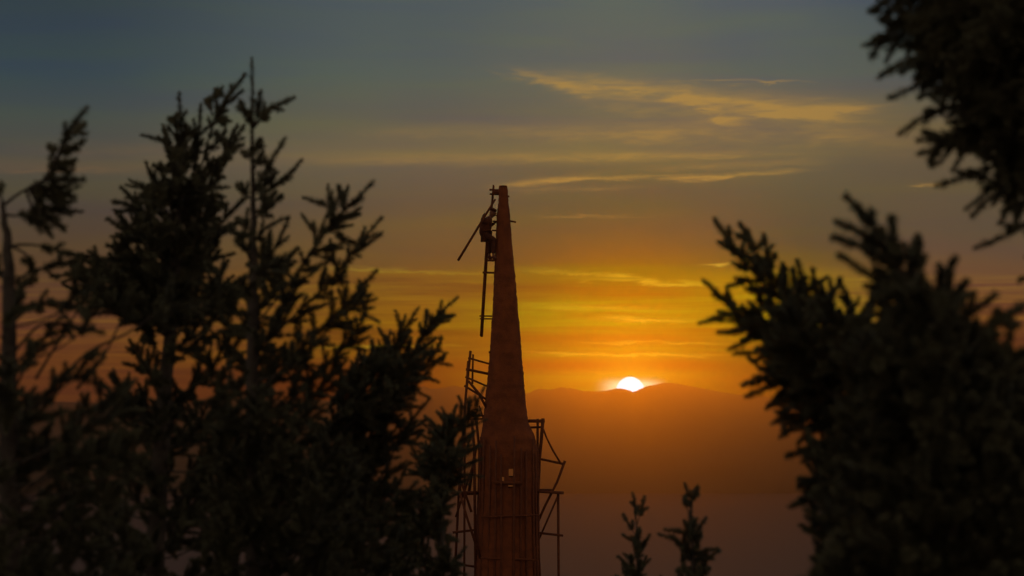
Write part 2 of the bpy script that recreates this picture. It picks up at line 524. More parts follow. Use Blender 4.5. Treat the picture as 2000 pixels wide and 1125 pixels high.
q = [[j * NS + i, (j + 1) * NS + i, (j + 1) * NS + (i + 1) % NS, j * NS + (i + 1) % NS] for j in range(n - 1) for i in range(NS) if not open_here(i, (rows[j] + rows[j + 1]) / 2)]
cap = [[0, i, i + 1] for i in range(1, NS - 1)]
link_mesh('shaft', V, [np.array(q), np.array(cap)], M_TOWER, tower)
mb = MB(); mb.tube([P(982.5, 366), P(982.5, 362.5)], [8.3 / S80, 7.6 / S80], 24, 0.03); mb.build('cap', M_TIMBER, tower)

# boards nailed across the openings near the foot
for s_ in (-1, 1):
    for (x0, y0, x1, y1, w) in ((964, 942, 1020, 943.5, .09), (940, 1010, 1052, 1006, .05), (938, 1090, 1050, 1094, .05)):
        b = MB(); b.beam(P(x0, y0, s_ * 0.86), P(x1, y1, s_ * 0.88), w, 0.04); b.build('cross_board', M_STAVE, tower)
# bark-on poles stood close round the foot of the tower
for k in range(13):
    th = math.radians(192 + k * 13.0 + random.uniform(-4, 4))
    if abs(math.degrees(th) - 268) < 9: continue
    c0 = P(993, random.uniform(826, 905)); c1 = P(992, 1290)
    o0 = np.array([math.cos(th) * .70, math.sin(th) * .76, 0]); o1 = np.array([math.cos(th + random.uniform(-.06, .06)) * 1.02, math.sin(th) * 1.06, 0])
    b = MB(); m_ = (c0 + o0) * .5 + (c1 + o1) * .5 + RNG.normal(0, .015, 3)
    b.tube([c0 + o0 * 1.18, m_, c1 + o1], [.026, .032, .040], 7, .06); b.build('foot_pole', M_TIMBER, tower)
gz = float(ground_z(np.array(0.0), np.array(80.0)))
# pegs and board ends that stick out of the shaft
for (x0, y0, x1, y1, w) in ((992, 431, 1008, 434, 0.045), (990, 383.5, 995, 384, 0.05), (962, 432, 976, 432, 0.035), (961, 450, 974, 450.5, 0.04), (951, 508.5, 972, 508.5, 0.045),
                            (966.5, 482, 972, 482, 0.03), (954.5, 688, 962, 688, 0.06), (963, 420, 974, 421, 0.03)):
    b = MB(); b.beam(P(x0, y0), P(x1, y1), w, 0.30 if w > .04 and x0 < 955 else 0.06); b.build('peg', M_TIMBER, tower)

# ------------------------------------------------------------------ ladder hung beside the tower, seen edge-on
ladder = empty('ladder', tuple(P(940, 656)), 'long wooden ladder seen edge on, hung by brackets left of the tower', 'ladder')
path = [(964, 361), (961, 395), (956.5, 430), (951.5, 471), (948.5, 518), (944.5, 580), (940, 656)]
wid = [2.6, 3.0, 4.0, 5.0, 5.2, 5.2, 5.0]
for k, dy in enumerate((0.20, 0.62)):
    b = MB()
    pts = [P(x + (0.9 if k else -0.4), y_ + k * 2, dy) for x, y_ in path]
    for i in range(len(pts) - 1):
        pass
    Vr = []
    for p, w in zip(pts, wid):
        hw = w / 2 / S80
        for a, c in ((-1, -1), (1, -1), (1, 1), (-1, 1)): Vr.append(p + np.array([a * hw, c * 0.022, 0]))
    nn = len(pts)
    qd = [[i * 4 + j, i * 4 + 4 + j, i * 4 + 4 + (j + 1) % 4, i * 4 + (j + 1) % 4] for i in range(nn - 1) for j in range(4)] + [[0, 1, 2, 3], [(nn - 1) * 4 + j for j in (3, 2, 1, 0)]]
    b.add(Vr, qd); b.build('rail', M_TIMBER, ladder)
tt = np.array([p[1] for p in path], float); tx = np.array([p[0] for p in path], float)
for yy in range(372, 650, 20):
    x = float(np.interp(yy, tt, tx))
    b = MB(); b.tube([P(x, yy, 0.16), P(x + .4, yy, 0.66)], [0.018, 0.018], 7); b.build('rung', M_TIMBER, ladder)
for (x0, y0, x1, y1, w) in ((957, 370.5, 976, 371.5, 0.05), (957.5, 379, 975, 379.5, 0.045), (943.5, 532.2, 967, 532.8, 0.05), (937.5, 617, 963, 617.5, 0.035), (938, 622.5, 962, 623, 0.035)):
    for dy in (0.17, 0.66):
        b = MB(); b.beam(P(x0, y0, dy), P(x1, y1, dy * .3), w, 0.04); b.build('bracket', M_TIMBER, ladder)
b = MB(); b.beam(P(961, 375, 0), P(975, 375.5, 0), 0.10, 0.03); b.build('bracket', M_TIMBER, ladder)

# pole the climber carries on the shoulder
b = MB(); b.tube([P(967.5, 389, -.30), P(955, 409, -.31), P(944, 427, -.33), P(920, 467, -.34), P(894.5, 509, -.36)], [0.026, 0.030, 0.032, 0.034, 0.036], 9, 0.03)
po = b.build('timber_pole', M_TIMBER, None, True)
tag(po, 'slanting timber pole carried over the shoulder of the climber', 'pole')

# ------------------------------------------------------------------ scaffolding at the foot of the tower
def scaffold(label, poles, boards, name='scaffold'):
    e = empty(name, tuple(P(poles[0][0][0], 1290)), label, 'scaffold', 'pole scaffolds lashed round the tower foot')
    for k, item in enumerate(poles):
        pts = item[0:-1] if isinstance(item[-1], tuple) and len(item[-1]) == 1 else item
        r = item[-1][0] if len(item[-1]) == 1 else 0.028
        nm = 'pole' if abs(pts[0][1] - pts[-1][1]) > abs(pts[0][0] - pts[-1][0]) else 'ledger'
        b = MB()
        P3 = [P(*p) for p in pts]
        b.tube(P3, [1.25 * r * random.uniform(.9, 1.1) for _ in P3], 7, 0.04)
        b.build(nm, M_TIMBER, e, True)
    for (x0, y0, x1, y1, dy, w, h) in boards:
        b = MB(); b.beam(P(x0, y0, dy), P(x1, y1, dy), w, h); b.build('platform_board', M_TIMBER, e)
    return e


GY = 1292
left = [
    [(919, 685, .1), (909.5, 775, .1), (903, 882, .1), (896, 962, .1), (880, GY, .1), (.030,)],
    [(914, 705, -.5), (908, 800, -.5), (906, GY, -.5), (.024,)],
    [(924, 692, .3), (923, 730, .3), (922.5, 750, .3), (.022,)],
    [(914.5, 699, 0), (957, 711, -.1), (.022,)],
    [(910, 721, 0), (925, 724, 0), (958, 731, -.1), (.032,)],
    [(909, 736, 0), (953, 755, -.1), (.022,)],
    [(907, 753, 0), (950, 780, -.1), (.024,)],
    [(915, 744, -.2), (935, 768, -.2), (952, 800, -.2), (.030,)],
    [(912, 811, 0), (947, 812, 0), (.020,)],
    [(912, 819, 0), (947, 818, 0), (.020,)],
    [(936, 792, .2), (948, 830, .2), (.018,)],
    [(921, 818, -.3), (926, 872, -.3), (931, GY, -.3), (.030,)],
    [(930, 815, .3), (936, 880, .3), (944, GY, .3), (.030,)],
    [(878, 883, -.2), (905, 880, -.2), (931, 874, -.2), (.026,)],
    [(897, 910, .1), (929, 900, .1), (.026,)],
    [(884, 904, -.4), (907, 958, -.4), (921, 1000, -.4), (.030,)],
    [(929, 876, .2), (916, 960, .2), (.032,)],
    [(889, 882, .4), (897, 920, .4), (899, 962, .4), (.026,)],
    [(925, 905, -.1), (890, 1010, -.1), (.024,)],
    [(898, 962, -.5), (912, 1010, -.5), (938, 1090, -.5), (.028,)],
    [(884, 1040, 0), (936, 1034, 0), (.026,)],
    [(880, 1100, 0), (938, 1108, 0), (.026,)],
]
scaffold('lashed pole scaffold rising on the left side of the tower', left, [(880, 963, 937, 961, -.15, .07, .30), (883, 966.5, 936, 964, .22, .05, .28)])
right = [
    [(1060.5, 817, 0), (1057, 860, 0), (1053.5, 897, 0), (1050, 980, 0), (1046, GY, 0), (.036,)],
    [(1050, 818, .4), (1050, GY, .4), (.03,)],
    [(1030, 822, 0), (1064, 822.5, 0), (.040,)],
    [(1030, 835, .1), (1062, 834, .1), (.026,)],
    [(1061, 838, -.1), (1068, 856, -.1), (1080, 880, -.1), (1096, 906, -.1), (.022,)],
    [(1044, 894, 0), (1103, 906.5, 0), (.028,)],
    [(1103.5, 900, 0), (1088, 942, 0), (1066, 985, 0), (1046, 1030, 0), (.030,)],
    [(1090, 962, .1), (1092, GY, .1), (.028,)],
    [(1046, 1040, 0), (1100, 1046, 0), (.026,)],
    [(1090, 968, 0), (1050, 1060, .1), (.022,)],
]
scaffold('lean-out pole scaffold propped against the right side of the tower', right, [(1050, 960, 1101, 962.5, -.1, .07, .3), (1052, 956.5, 1078, 957, .25, .05, .28)])


# ------------------------------------------------------------------ the climber
def skin(name, nodes, edges, mat, parent, sub=2):
    """nodes: list of (point, radius); a continuous surface grown round the skeleton"""
    me = bpy.data.meshes.new(name)
    org = Vector(parent.location)
    me.from_pydata([Vector(p) - org for p, r in nodes], edges, [])
    o = bpy.data.objects.new(name, me); COL.objects.link(o)
    md = o.modifiers.new('s', 'SKIN')
    for i, (p, r) in enumerate(nodes):
        me.skin_vertices[0].data[i].radius = (r, r) if not isinstance(r, tuple) else r
    me.skin_vertices[0].data[0].use_root = True
    sb = o.modifiers.new('b', 'SUBSURF'); sb.levels = sub; sb.render_levels = sub
    dg = bpy.context.evaluated_depsgraph_get()
    m2 = bpy.data.meshes.new_from_object(o.evaluated_get(dg))
    o.modifiers.clear(); o.data = m2; bpy.data.meshes.remove(me)
    m2.name = name; m2.materials.clear(); m2.materials.append(mat)
    for p in m2.polygons: p.use_smooth = True
    o.parent = parent
    return o


person = empty('person', tuple(P(960, 508)), 'person in a cap climbing beside the tower top with a pole on one shoulder', 'person')
N = []; E = []


def nd(px, py, dy, r, link=None, off=(0, 0, 0)):
    N.append((tuple(P(px, py, dy) + np.array(off)), r))
    if link is not None: E.append((link, len(N) - 1))
    return len(N) - 1


B0 = -0.02
pel = nd(945, 458, B0, .12)
sp1 = nd(945, 448, B0, .12, pel)
ch = nd(949, 436, B0, .13, sp1)
nk0 = nd(955, 427, B0, .085, ch)
nk = nd(958.5, 423, B0, .052, nk0)
hd0 = nd(962, 418, B0, .070, nk)
hd = nd(963.8, 413.5, B0, .102, hd0)
hd2 = nd(965, 409, B0, .085, hd)
nose = nd(970.5, 416, B0, .014, hd0)
chin = nd(967.5, 420.5, B0, .022, hd0)


def hand(base, bx, by, bz, curl, towards):
    """palm plus four fingers and a thumb closing round what is held"""
    palm = nd(bx, by, bz, .030, base)
    for i, (oy, ln) in enumerate(((-.030, .034), (-.010, .040), (.010, .038), (.030, .030))):
        a = nd(bx + 1.6 * curl[0], by + 1.6 * curl[1], bz, .0095, palm, (0, oy, 0))
        b2 = nd(bx + 3.4 * curl[0] + towards[0], by + 3.4 * curl[1] + towards[1], bz, .0085, a, (0, oy, 0))
        nd(bx + 3.4 * curl[0] + 2.2 * towards[0], by + 3.4 * curl[1] + 2.2 * towards[1], bz, .0075, b2, (0, oy, -ln * .2))
    t1 = nd(bx + 0.4 * curl[0] + .8 * towards[0], by + .4 * curl[1] + .8 * towards[1], bz, .011, palm, (0, -.042, 0))
    nd(bx + 1.6 * curl[0] + 1.6 * towards[0], by + 1.6 * curl[1] + 1.6 * towards[1], bz, .009, t1, (0, -.050, 0))


# far arm reaches the peg on the tower
s1 = nd(954, 429, B0 + .17, .060, nk0); e1_ = nd(959, 440, B0 + .20, .043, s1); w1 = nd(967, 434.5, B0 + .16, .030, e1_); hand(w1, 969.5, 433, B0 + .14, (1, -.5), (.3, 1))
# near arm is bent up to steady the pole
s2 = nd(953, 429, B0 - .17, .060, nk0); e2_ = nd(941, 433, B0 - .24, .043, s2); w2 = nd(943.5, 422.5, B0 - .29, .030, e2_); hand(w2, 945.2, 419, B0 - .30, (.2, -1), (1, .4))
for sgn, kx, ky, ax, ay, tx_, ty_ in ((-1, 966.5, 468, 963.5, 499, 969.5, 505), (1, 961, 471, 955.5, 499, 961, 505)):
    h = nd(947, 460, B0 + sgn * .10, .095, pel); k_ = nd(kx, ky, B0 + sgn * .13, .060, h); cf = nd((kx + ax) / 2 - 1, (ky + ay) / 2 - 3, B0 + sgn * .12, .052, k_)
    an = nd(ax, ay, B0 + sgn * .11, .038, cf); nd(tx_, ty_, B0 + sgn * .12, .030, an)
skin('body', N, E, M_SKIN, person, 2)
# jacket
N = []; E = []
z0 = nd(952, 469, B0, .05); a = nd(946, 459, B0, .160, z0); b_ = nd(947.5, 449, B0, .185, a); c = nd(950, 437, B0, .180, b_); d = nd(954.5, 428, B0, .115, c); nd(957.5, 424.5, B0, .070, d)
s1 = nd(954, 430, B0 + .17, .078, d); e1_ = nd(959, 441, B0 + .20, .058, s1); nd(966, 435.2, B0 + .16, .042, e1_)
s2 = nd(953, 430, B0 - .17, .078, d); e2_ = nd(941, 433.5, B0 - .24, .058, s2); nd(943.2, 424, B0 - .285, .042, e2_)
skin('jacket', N, E, M_JACKET, person)
N = []; E = []
a = nd(947, 460, B0, .16)
for sgn, kx, ky, ax, ay in ((-1, 966, 468, 963.2, 497), (1, 960.5, 471.5, 955.2, 497)):
    h = nd(949, 461, B0 + sgn * .10, .112, a); k_ = nd(kx, ky, B0 + sgn * .13, .078, h); cf = nd((kx + ax) / 2 - 1, (ky + ay) / 2 - 3, B0 + sgn * .12, .068, k_); nd(ax, ay, B0 + sgn * .11, .058, cf)
skin('trousers', N, E, M_TROUSER, person)
for sgn, ax, ay, tx_, ty_ in ((-1, 963.2, 498, 969.8, 505), (1, 955.2, 498, 961.4, 505)):
    N = []; E = []
    a = nd(ax, ay, B0 + sgn * .11, .052); b_ = nd(ax - .5, 504, B0 + sgn * .11, .050, a); c = nd((ax + tx_) / 2, 504.6, B0 + sgn * .115, .044, b_); nd(tx_, 505.2, B0 + sgn * .12, .036, c)
    skin('boot', N, E, M_BOOT, person)
N = []; E = []
a = nd(963.6, 411, B0, .112); b_ = nd(964.4, 407.8, B0, .100, a); nd(965.0, 406.5, B0, .06, b_)
skin('cap', N, E, M_CAP, person)
cp = bpy.data.objects['cap']
b = MB(); b.beam(P(968, 410.5, B0), P(976 - 1.5, 413.5, B0), 0.016, 0.13); br = b.build('brim', M_CAP, None)
br.data.transform(Matrix.Translation(-Vector(person.location))); br.parent = cp


# ------------------------------------------------------------------ conifers
def poly_contains(poly, x, y):
    inside = False
    j = len(poly) - 1
    for i in range(len(poly)):
        xi, yi = poly[i]; xj, yj = poly[j]
        if (yi > y) != (yj > y) and x < (xj - xi) * (y - yi) / (yj - yi) + xi: inside = not inside
        j = i
    return inside


def unit(v):
    return v / (np.linalg.norm(v) + 1e-12)


class Fir:
    def __init__(s, Y, needle=0.035, nwidth=0.0052, per_m=1500, scale=1.0):
        s.Y = Y; s.S = F_PX / Y
        s.wood = MB()
        s.sP = []; s.sD = []; s.sL = []; s.sN = []
        s.needle = needle * scale; s.nw = nwidth * scale; s.per = per_m / scale; s.k = scale
    def p(s, x, y, dy=0.0): return at(x, y, s.Y + dy)
    def shoot(s, p, d, L, n=1.0):
        s.sP.append(p); s.sD.append(unit(d)); s.sL.append(L); s.sN.append(n)
    def twig(s, pts, r0, r1, sides=5):
        n = len(pts)
        s.wood.tube(pts, [r0 + (r1 - r0) * i / (n - 1) for i in range(n)], sides, 0.08)
    def branchlet(s, p, d, L, lat, order=0):
        """needle covered twig with side shoots"""
        n = max(2, int(L / (0.16 * s.k)) + 1)
        bend = np.array([0, 0, 1.0]) * random.uniform(0.0, 0.35)
        pts = [p]; dd = unit(d)
        for i in range(n):
            pts.append(pts[-1] + dd * L / n); dd = unit(dd + bend / n + RNG.normal(0, .05, 3))
        for a, b2 in zip(pts[:-1], pts[1:]): s.shoot(a, b2 - a, np.linalg.norm(b2 - a) * 1.02)
        if order < 1 and L > 0.10 * s.k:
            m = max(2, int(L / (0.058 * s.k)))
            for i in range(m):
                t = (i + random.uniform(.1, .9)) / m * 0.80
                seg = min(int(t * n), n - 1)
                q = pts[seg] + (pts[seg + 1] - pts[seg]) * (t * n - seg)
                sg = 1 if (i % 2) else -1
                tan = unit(pts[seg + 1] - pts[seg])
                ang = R(random.uniform(24, 46))
                v = tan * math.cos(ang) + lat * sg * math.sin(ang) + RNG.normal(0, .14, 3)
                l2 = (0.06 + 0.13 * (1 - t) ** 0.7) * s.k * random.uniform(.6, 1.25)
                s.shoot(q, v, l2)
    def spray(s, pts, fol, width, roll=None, dens=1.0, tip=0.05):
        """pts: limb axis in metres; the last `fol` metres carry foliage, `width` = longest side branchlet"""
        pts = [np.asarray(p_, float) for p_ in pts]
        seg = [np.linalg.norm(b2 - a) for a, b2 in zip(pts[:-1], pts[1:])]
        tot = sum(seg); cum = np.concatenate([[0], np.cumsum(seg)])
        def pos(t):
            i = min(int(np.searchsorted(cum, t, 'right')) - 1, len(seg) - 1); i = max(i, 0)
            f = (t - cum[i]) / seg[i]
            return pts[i] + (pts[i + 1] - pts[i]) * f, unit(pts[i + 1] - pts[i])
        st = max(tot - fol, 0.0)
        view = np.array([0, 1.0, 0])
        rl = R(random.uniform(-55, 55)) if roll is None else roll
        step = 0.066 * s.k / dens
        t = st; i = 0
        tend = max(tot - tip * s.k, st + (tot - st) * .4)
        while t < tend:
            q, tan = pos(t)
            lat = unit(np.cross(tan, view)); nrm = unit(np.cross(lat, tan))
            latr = unit(lat * math.cos(rl) + nrm * math.sin(rl))
            u = (t - st) / max(tot - st, 1e-6)
            sg = 1 if i % 2 else -1
            ang = R(random.uniform(28, 48) - 10 * u)
            Lb = (width * (min(1.0, 0.45 + u * 2.2)) * (1 - u) ** 0.75 + 0.05 * s.k) * random.uniform(.65, 1.2)
            v = tan * math.cos(ang) + latr * sg * math.sin(ang) + RNG.normal(0, .12, 3)
            s.branchlet(q, v, Lb, latr if random.random() < .7 else nrm)
            if random.random() < 0.35: s.shoot(q, tan * .5 + nrm * random.choice((-1, 1)) + RNG.normal(0, .2, 3), 0.07 * s.k)
            t += step * random.uniform(.7, 1.3); i += 1
        # axis itself
        t = st; d_ = 0.10 * s.k
        while t < tot:
            q, tan = pos(t); q2, _ = pos(min(t + d_, tot))
            s.shoot(q, q2 - q if t + d_ < tot else tan, min(d_, tot - t) + 0.005)
            t += d_
    def limb(s, px, fol, width, r0=0.012, dy=(0, 0), **kw):
        """px: picture points from trunk to tip"""
        n = len(px)
        P3 = [s.p(x, y, dy[0] + (dy[1] - dy[0]) * i / (n - 1)) for i, (x, y) in enumerate(px)]
        # resample smoothly
        out = []
        for i in range(n - 1):
            a = P3[max(i - 1, 0)]; b2 = P3[i]; c_ = P3[i + 1]; d_ = P3[min(i + 2, n - 1)]
            for t in (0, .25, .5, .75):
                out.append(0.5 * ((2 * b2) + (c_ - a) * t + (2 * a - 5 * b2 + 4 * c_ - d_) * t * t + (3 * b2 - a - 3 * c_ + d_) * t ** 3))
        out.append(P3[-1])
        s.twig(out, r0 * .75, 0.003 * s.k)
        kw.setdefault('tip', 0.15)
        s.spray(out, fol / s.S, width / s.S, **kw)
    def grow(s, trunk, poly, spacing, ang, spread, fol, width, depth=0.7, layers=1, drop=0.75, up=30, r0=0.012, dens=1.0):
        """limbs from the trunk to points strewn through a region, each ending in a spray"""
        xs_ = [p_[0] for p_ in poly]; ys_ = [p_[1] for p_ in poly]
        for L in range(layers):
            done = []
            for _ in range(1500):
                x = random.uniform(min(xs_), max(xs_)); y = random.uniform(min(ys_), max(ys_))
                if not poly_contains(poly, x, y): continue
                if any((x - a) ** 2 + (y - b2) ** 2 < spacing ** 2 for a, b2 in done): continue
                done.append((x, y))
            for x, y in done:
                a = R(ang(x, y) if callable(ang) else ang) + R(random.uniform(-spread, spread))
                tx_ = trunk(y); dxp = abs(x - tx_)
                y0 = y + up + dxp * drop * random.uniform(.7, 1.2)
                x0 = trunk(y0)
                dyt = random.uniform(-depth, depth)
                A = s.p(x0, y0, 0); C = s.p(x, y, dyt)
                ed = np.array([math.cos(a), random.uniform(-.35, .35), math.sin(a)])
                Bp = C - unit(ed) * np.linalg.norm(C - A) * 0.45
                pts = [(1 - t) ** 2 * A + 2 * t * (1 - t) * Bp + t * t * C for t in np.linspace(0, 1, 9)]
                s.twig(pts, r0 * random.uniform(.45, .8), 0.003 * s.k)
                s.spray(pts, min(fol * random.uniform(.8, 1.2) / s.S, 0.9 * np.linalg.norm(C - A)), width / s.S * random.uniform(.8, 1.2), dens=dens)
    def leader(s, x, y0, y1, lean=0):
        """bare stem top with needles"""
        a = s.p(x, y0); b2 = s.p(x + lean, y1); L = np.linalg.norm(b2 - a); n = max(1, int(L / .1))
        for i in range(n): s.shoot(a + (b2 - a) * i / n, b2 - a, L / n * 1.05, 0.55)
    def finish(s, name, label, trunk_pts, trunk_r, group):
        base = s.p(*trunk_pts[0][:2])
        y3 = float(base[1]); gz_ = float(ground_z(np.array(base[0]), np.array(y3)))
        root = empty(name, (float(base[0]), y3, gz_), label, 'tree', group)
        tb = MB()
        pts = [np.array([base[0], y3, gz_ - 0.1])] + [s.p(*p_) for p_ in trunk_pts]
        fine_pts = []; rr = [trunk_r[0] * 1.15] + list(trunk_r); fr = []
        for i in range(len(pts) - 1):
            m = 5
            for k in range(m):
                fine_pts.append(pts[i] + (pts[i + 1] - pts[i]) * k / m + RNG.normal(0, .004, 3)); fr.append(rr[i] + (rr[i + 1] - rr[i]) * k / m)
        fine_pts.append(pts[-1]); fr.append(rr[-1])
        tb.tube(fine_pts, fr, 9, 0.06)
        tb.build('trunk', M_BARK, root, True)
        if s.wood.n: s.wood.build('limbs', M_BARK, root, True)
        # needles
        Pb = np.array(s.sP); D = np.array(s.sD); L = np.array(s.sL); NN = np.array(s.sN)
        cnt = np.maximum(8, (L * s.per * NN)).astype(int)
        ii = np.repeat(np.arange(len(L)), cnt)
        tot = len(ii)
        t = RNG.random(tot)
        ref = np.where(np.abs(D[:, 2:3]) < .9, np.array([[0, 0, 1.0]]), np.array([[1.0, 0, 0]]))
        A = np.cross(D, ref); A /= np.linalg.norm(A, axis=1, keepdims=True); Bv = np.cross(D, A)
        ph = RNG.random(tot) * 2 * math.pi
        al = np.radians(62 - 34 * t ** 3 + RNG.normal(0, 9, tot))
        rad = A[ii] * np.cos(ph)[:, None] + Bv[ii] * np.sin(ph)[:, None]
        nd_ = D[ii] * np.cos(al)[:, None] + rad * np.sin(al)[:, None]
        rootp = Pb[ii] + D[ii] * (L[ii] * t)[:, None]
        side = np.cross(nd_, D[ii]); side /= (np.linalg.norm(side, axis=1, keepdims=True) + 1e-9)
        nl = s.needle * RNG.uniform(.7, 1.15, tot) * (1 - .25 * t)
        w = s.nw * 0.5
        V = np.empty((tot, 4, 3))
        V[:, 0] = rootp + side * w; V[:, 1] = rootp - side * w; V[:, 2] = rootp + nd_ * nl[:, None] - side * w * .6; V[:, 3] = rootp + nd_ * nl[:, None] + side * w * .6
        # twig cores
        m = len(L); rc = 0.0028 * s.k
        c3 = [A * math.cos(k) + Bv * math.sin(k) for k in (0, 2.094, 4.189)]
        SV = np.empty((m, 6, 3)); e_ = Pb + D * L[:, None]
        for k in range(3): SV[:, k] = Pb + c3[k] * rc; SV[:, 3 + k] = e_ + c3[k] * rc * .7
        n0 = tot * 4
        tri = np.arange(n0).reshape(-1, 4)
        off = (n0 + np.arange(m) * 6)[:, None]
        qs = np.concatenate([off + np.array([[0, 1, 4, 3]]), off + np.array([[1, 2, 5, 4]]), off + np.array([[2, 0, 3, 5]])])
        link_mesh('crown', np.concatenate([V.reshape(-1, 3), SV.reshape(-1, 3)]), [tri, qs], M_NEEDLE, root)
        print(name, 'shoots', m, 'needles', tot)
        return root


GL = 'firs on the left of the hilltop'
GR = 'firs on the right of the hilltop'

# --- tall slim fir with the bare leader
t3 = Fir(18.0)
tr3 = lambda y: 492 + (y - 500) * 0.004
t3.leader(493, 240, 118, -1); t3.leader(494, 420, 240, -2)
for pts, fol, w in [
    ([(495, 240), (505, 215), (508, 180)], 60, 12), ([(494, 242), (478, 220), (470, 200)], 50, 8), ([(495, 246), (525, 212), (572, 193)], 90, 8), ([(495, 250), (512, 232), (524, 216)], 40, 12),
    ([(496, 292), (503, 282), (508, 270)], 30, 10), ([(494, 322), (484, 305), (476, 297)], 36, 14), ([(497, 330), (506, 312), (512, 298)], 40, 14),
    ([(498, 372), (520, 330), (538, 300), (556, 273)], 120, 16), ([(498, 392), (530, 370), (560, 345), (587, 315)], 110, 24), ([(492, 392), (478, 376), (464, 360)], 50, 22),
    ([(498, 372), (520, 356), (540, 335)], 60, 20), ([(497, 428), (515, 412), (552, 382)], 90, 22), ([(494, 446), (476, 438), (464, 427)], 50, 20), ([(498, 470), (525, 440), (560, 426)], 80, 26),
    ([(494, 520), (470, 470), (448, 440)], 90, 28), ([(496, 560), (540, 480), (562, 430)], 150, 34),
    ([(494, 640), (560, 560), (610, 490), (652, 430), (690, 395), (727, 357)], 230, 34), ([(600, 500), (645, 440), (650, 405), (644, 378)], 60, 20), ([(640, 445), (672, 430), (700, 405)], 60, 22),
    ([(494, 700), (570, 620), (640, 555), (690, 490), (720, 455), (743, 427)], 250, 34), ([(640, 450), (668, 462), (695, 478)], 50, 16), ([(680, 500), (710, 482), (743, 458)], 70, 16),
    ([(660, 545), (652, 500), (646, 475)], 70, 26), ([(494, 780), (580, 690), (650, 620), (700, 570), (734, 530)], 250, 42), ([(640, 630), (690, 600), (716, 560)], 90, 36),
    ([(494, 860), (590, 760), (650, 700), (700, 640), (716, 600)], 260, 44), ([(494, 900), (590, 800), (640, 740), (664, 680)], 240, 46),
]:
    t3.limb(pts, fol, w, 0.010, dy=(0, random.uniform(-.35, .35)), roll=R(random.uniform(-30, 30)))
t3.grow(tr3, [(460, 520), (500, 450), (545, 480), (590, 520), (600, 570), (610, 640), (600, 720), (640, 760), (640, 860), (560, 1000), (440, 1000), (430, 700)], 40, 62, 35, 115, 38, .7, 1, 0.7)
t3.grow(tr3, [(400, 850), (640, 830), (700, 900), (720, 1180), (400, 1180)], 52, 62, 45, 120, 46, .7, 2, 0.6)
t3.finish('fir_tree', 'slim fir with a tall bare leader and feathery shoots, left of the tower', [(494, 1125), (494, 800), (493, 500), (494, 330), (493, 240), (492, 118)], [.055, .042, .026, .012, .008, .004], GL)

# --- dense bushy fir
t2 = Fir(19.5)
tr2 = lambda y: 345 + (y - 400) * -0.06
for pts, fol, w in [
    ([(350, 420), (358, 330), (353, 250), (350, 185)], 130, 24), ([(355, 260), (340, 240), (332, 232)], 30, 16), ([(360, 420), (380, 320), (388, 260), (392, 208)], 130, 26),
    ([(365, 420), (400, 300), (420, 230), (450, 185), (477, 147)], 150, 12), ([(420, 235), (440, 205), (472, 178)], 70, 20), ([(415, 225), (408, 205), (404, 195)], 30, 10), ([(430, 215), (424, 195), (423, 175)], 40, 14),
    ([(370, 440), (410, 360), (440, 300), (475, 248)], 130, 20), ([(425, 330), (450, 300), (474, 283)], 60, 22), ([(400, 250), (425, 240), (440, 230)], 40, 14), ([(390, 300), (430, 275), (440, 255)], 60, 20),
    ([(340, 440), (310, 380), (292, 340), (286, 318)], 90, 30), ([(345, 400), (325, 360), (312, 320)], 90, 26), ([(335, 480), (290, 430), (255, 385), (238, 368)], 90, 26), ([(330, 470), (270, 410), (222, 394)], 70, 16),
    ([(335, 520), (270, 470), (230, 440), (212, 428)], 90, 30), ([(340, 560), (270, 510), (210, 480)], 90, 32), ([(345, 330), (335, 290), (322, 275)], 50, 20), ([(370, 500), (430, 440), (470, 390)], 110, 30),
    ([(340, 620), (270, 560), (190, 505), (150, 500), (118, 494)], 170, 34), ([(335, 660), (240, 560), (180, 530), (140, 515)], 150, 36),
]:
    t2.limb(pts, fol, w, 0.011, dy=(0, random.uniform(-.4, .4)), roll=R(random.uniform(-35, 35)))
ang2 = lambda x, y: 70 if x > 350 else (92 if x > 290 else 120)
t2.grow(tr2, [(345, 290), (385, 260), (415, 310), (430, 400), (440, 560), (400, 590), (320, 590), (215, 560), (225, 480), (245, 420), (300, 350)], 36, ang2, 35, 100, 38, .7, 2, 0.7)
t2.grow(tr2, [(205, 500), (330, 520), (330, 570), (200, 570), (120, 525)], 38, 150, 40, 100, 44, .7, 2, 0.5)
t2.grow(tr2, [(230, 600), (450, 590), (440, 760), (330, 780), (200, 740)], 52, ang2, 45, 95, 40, .7, 1, 0.7)
t2.grow(tr2, [(200, 770), (440, 770), (440, 1180), (180, 1180)], 56, ang2, 50, 105, 44, .7, 2, 0.6)
t2.finish('fir_tree', 'dense bushy fir with the broadest black crown, between the bent fir and the slim fir', [(300, 1125), (320, 800), (345, 500), (352, 350)], [.07, .055, .030, .010], GL)

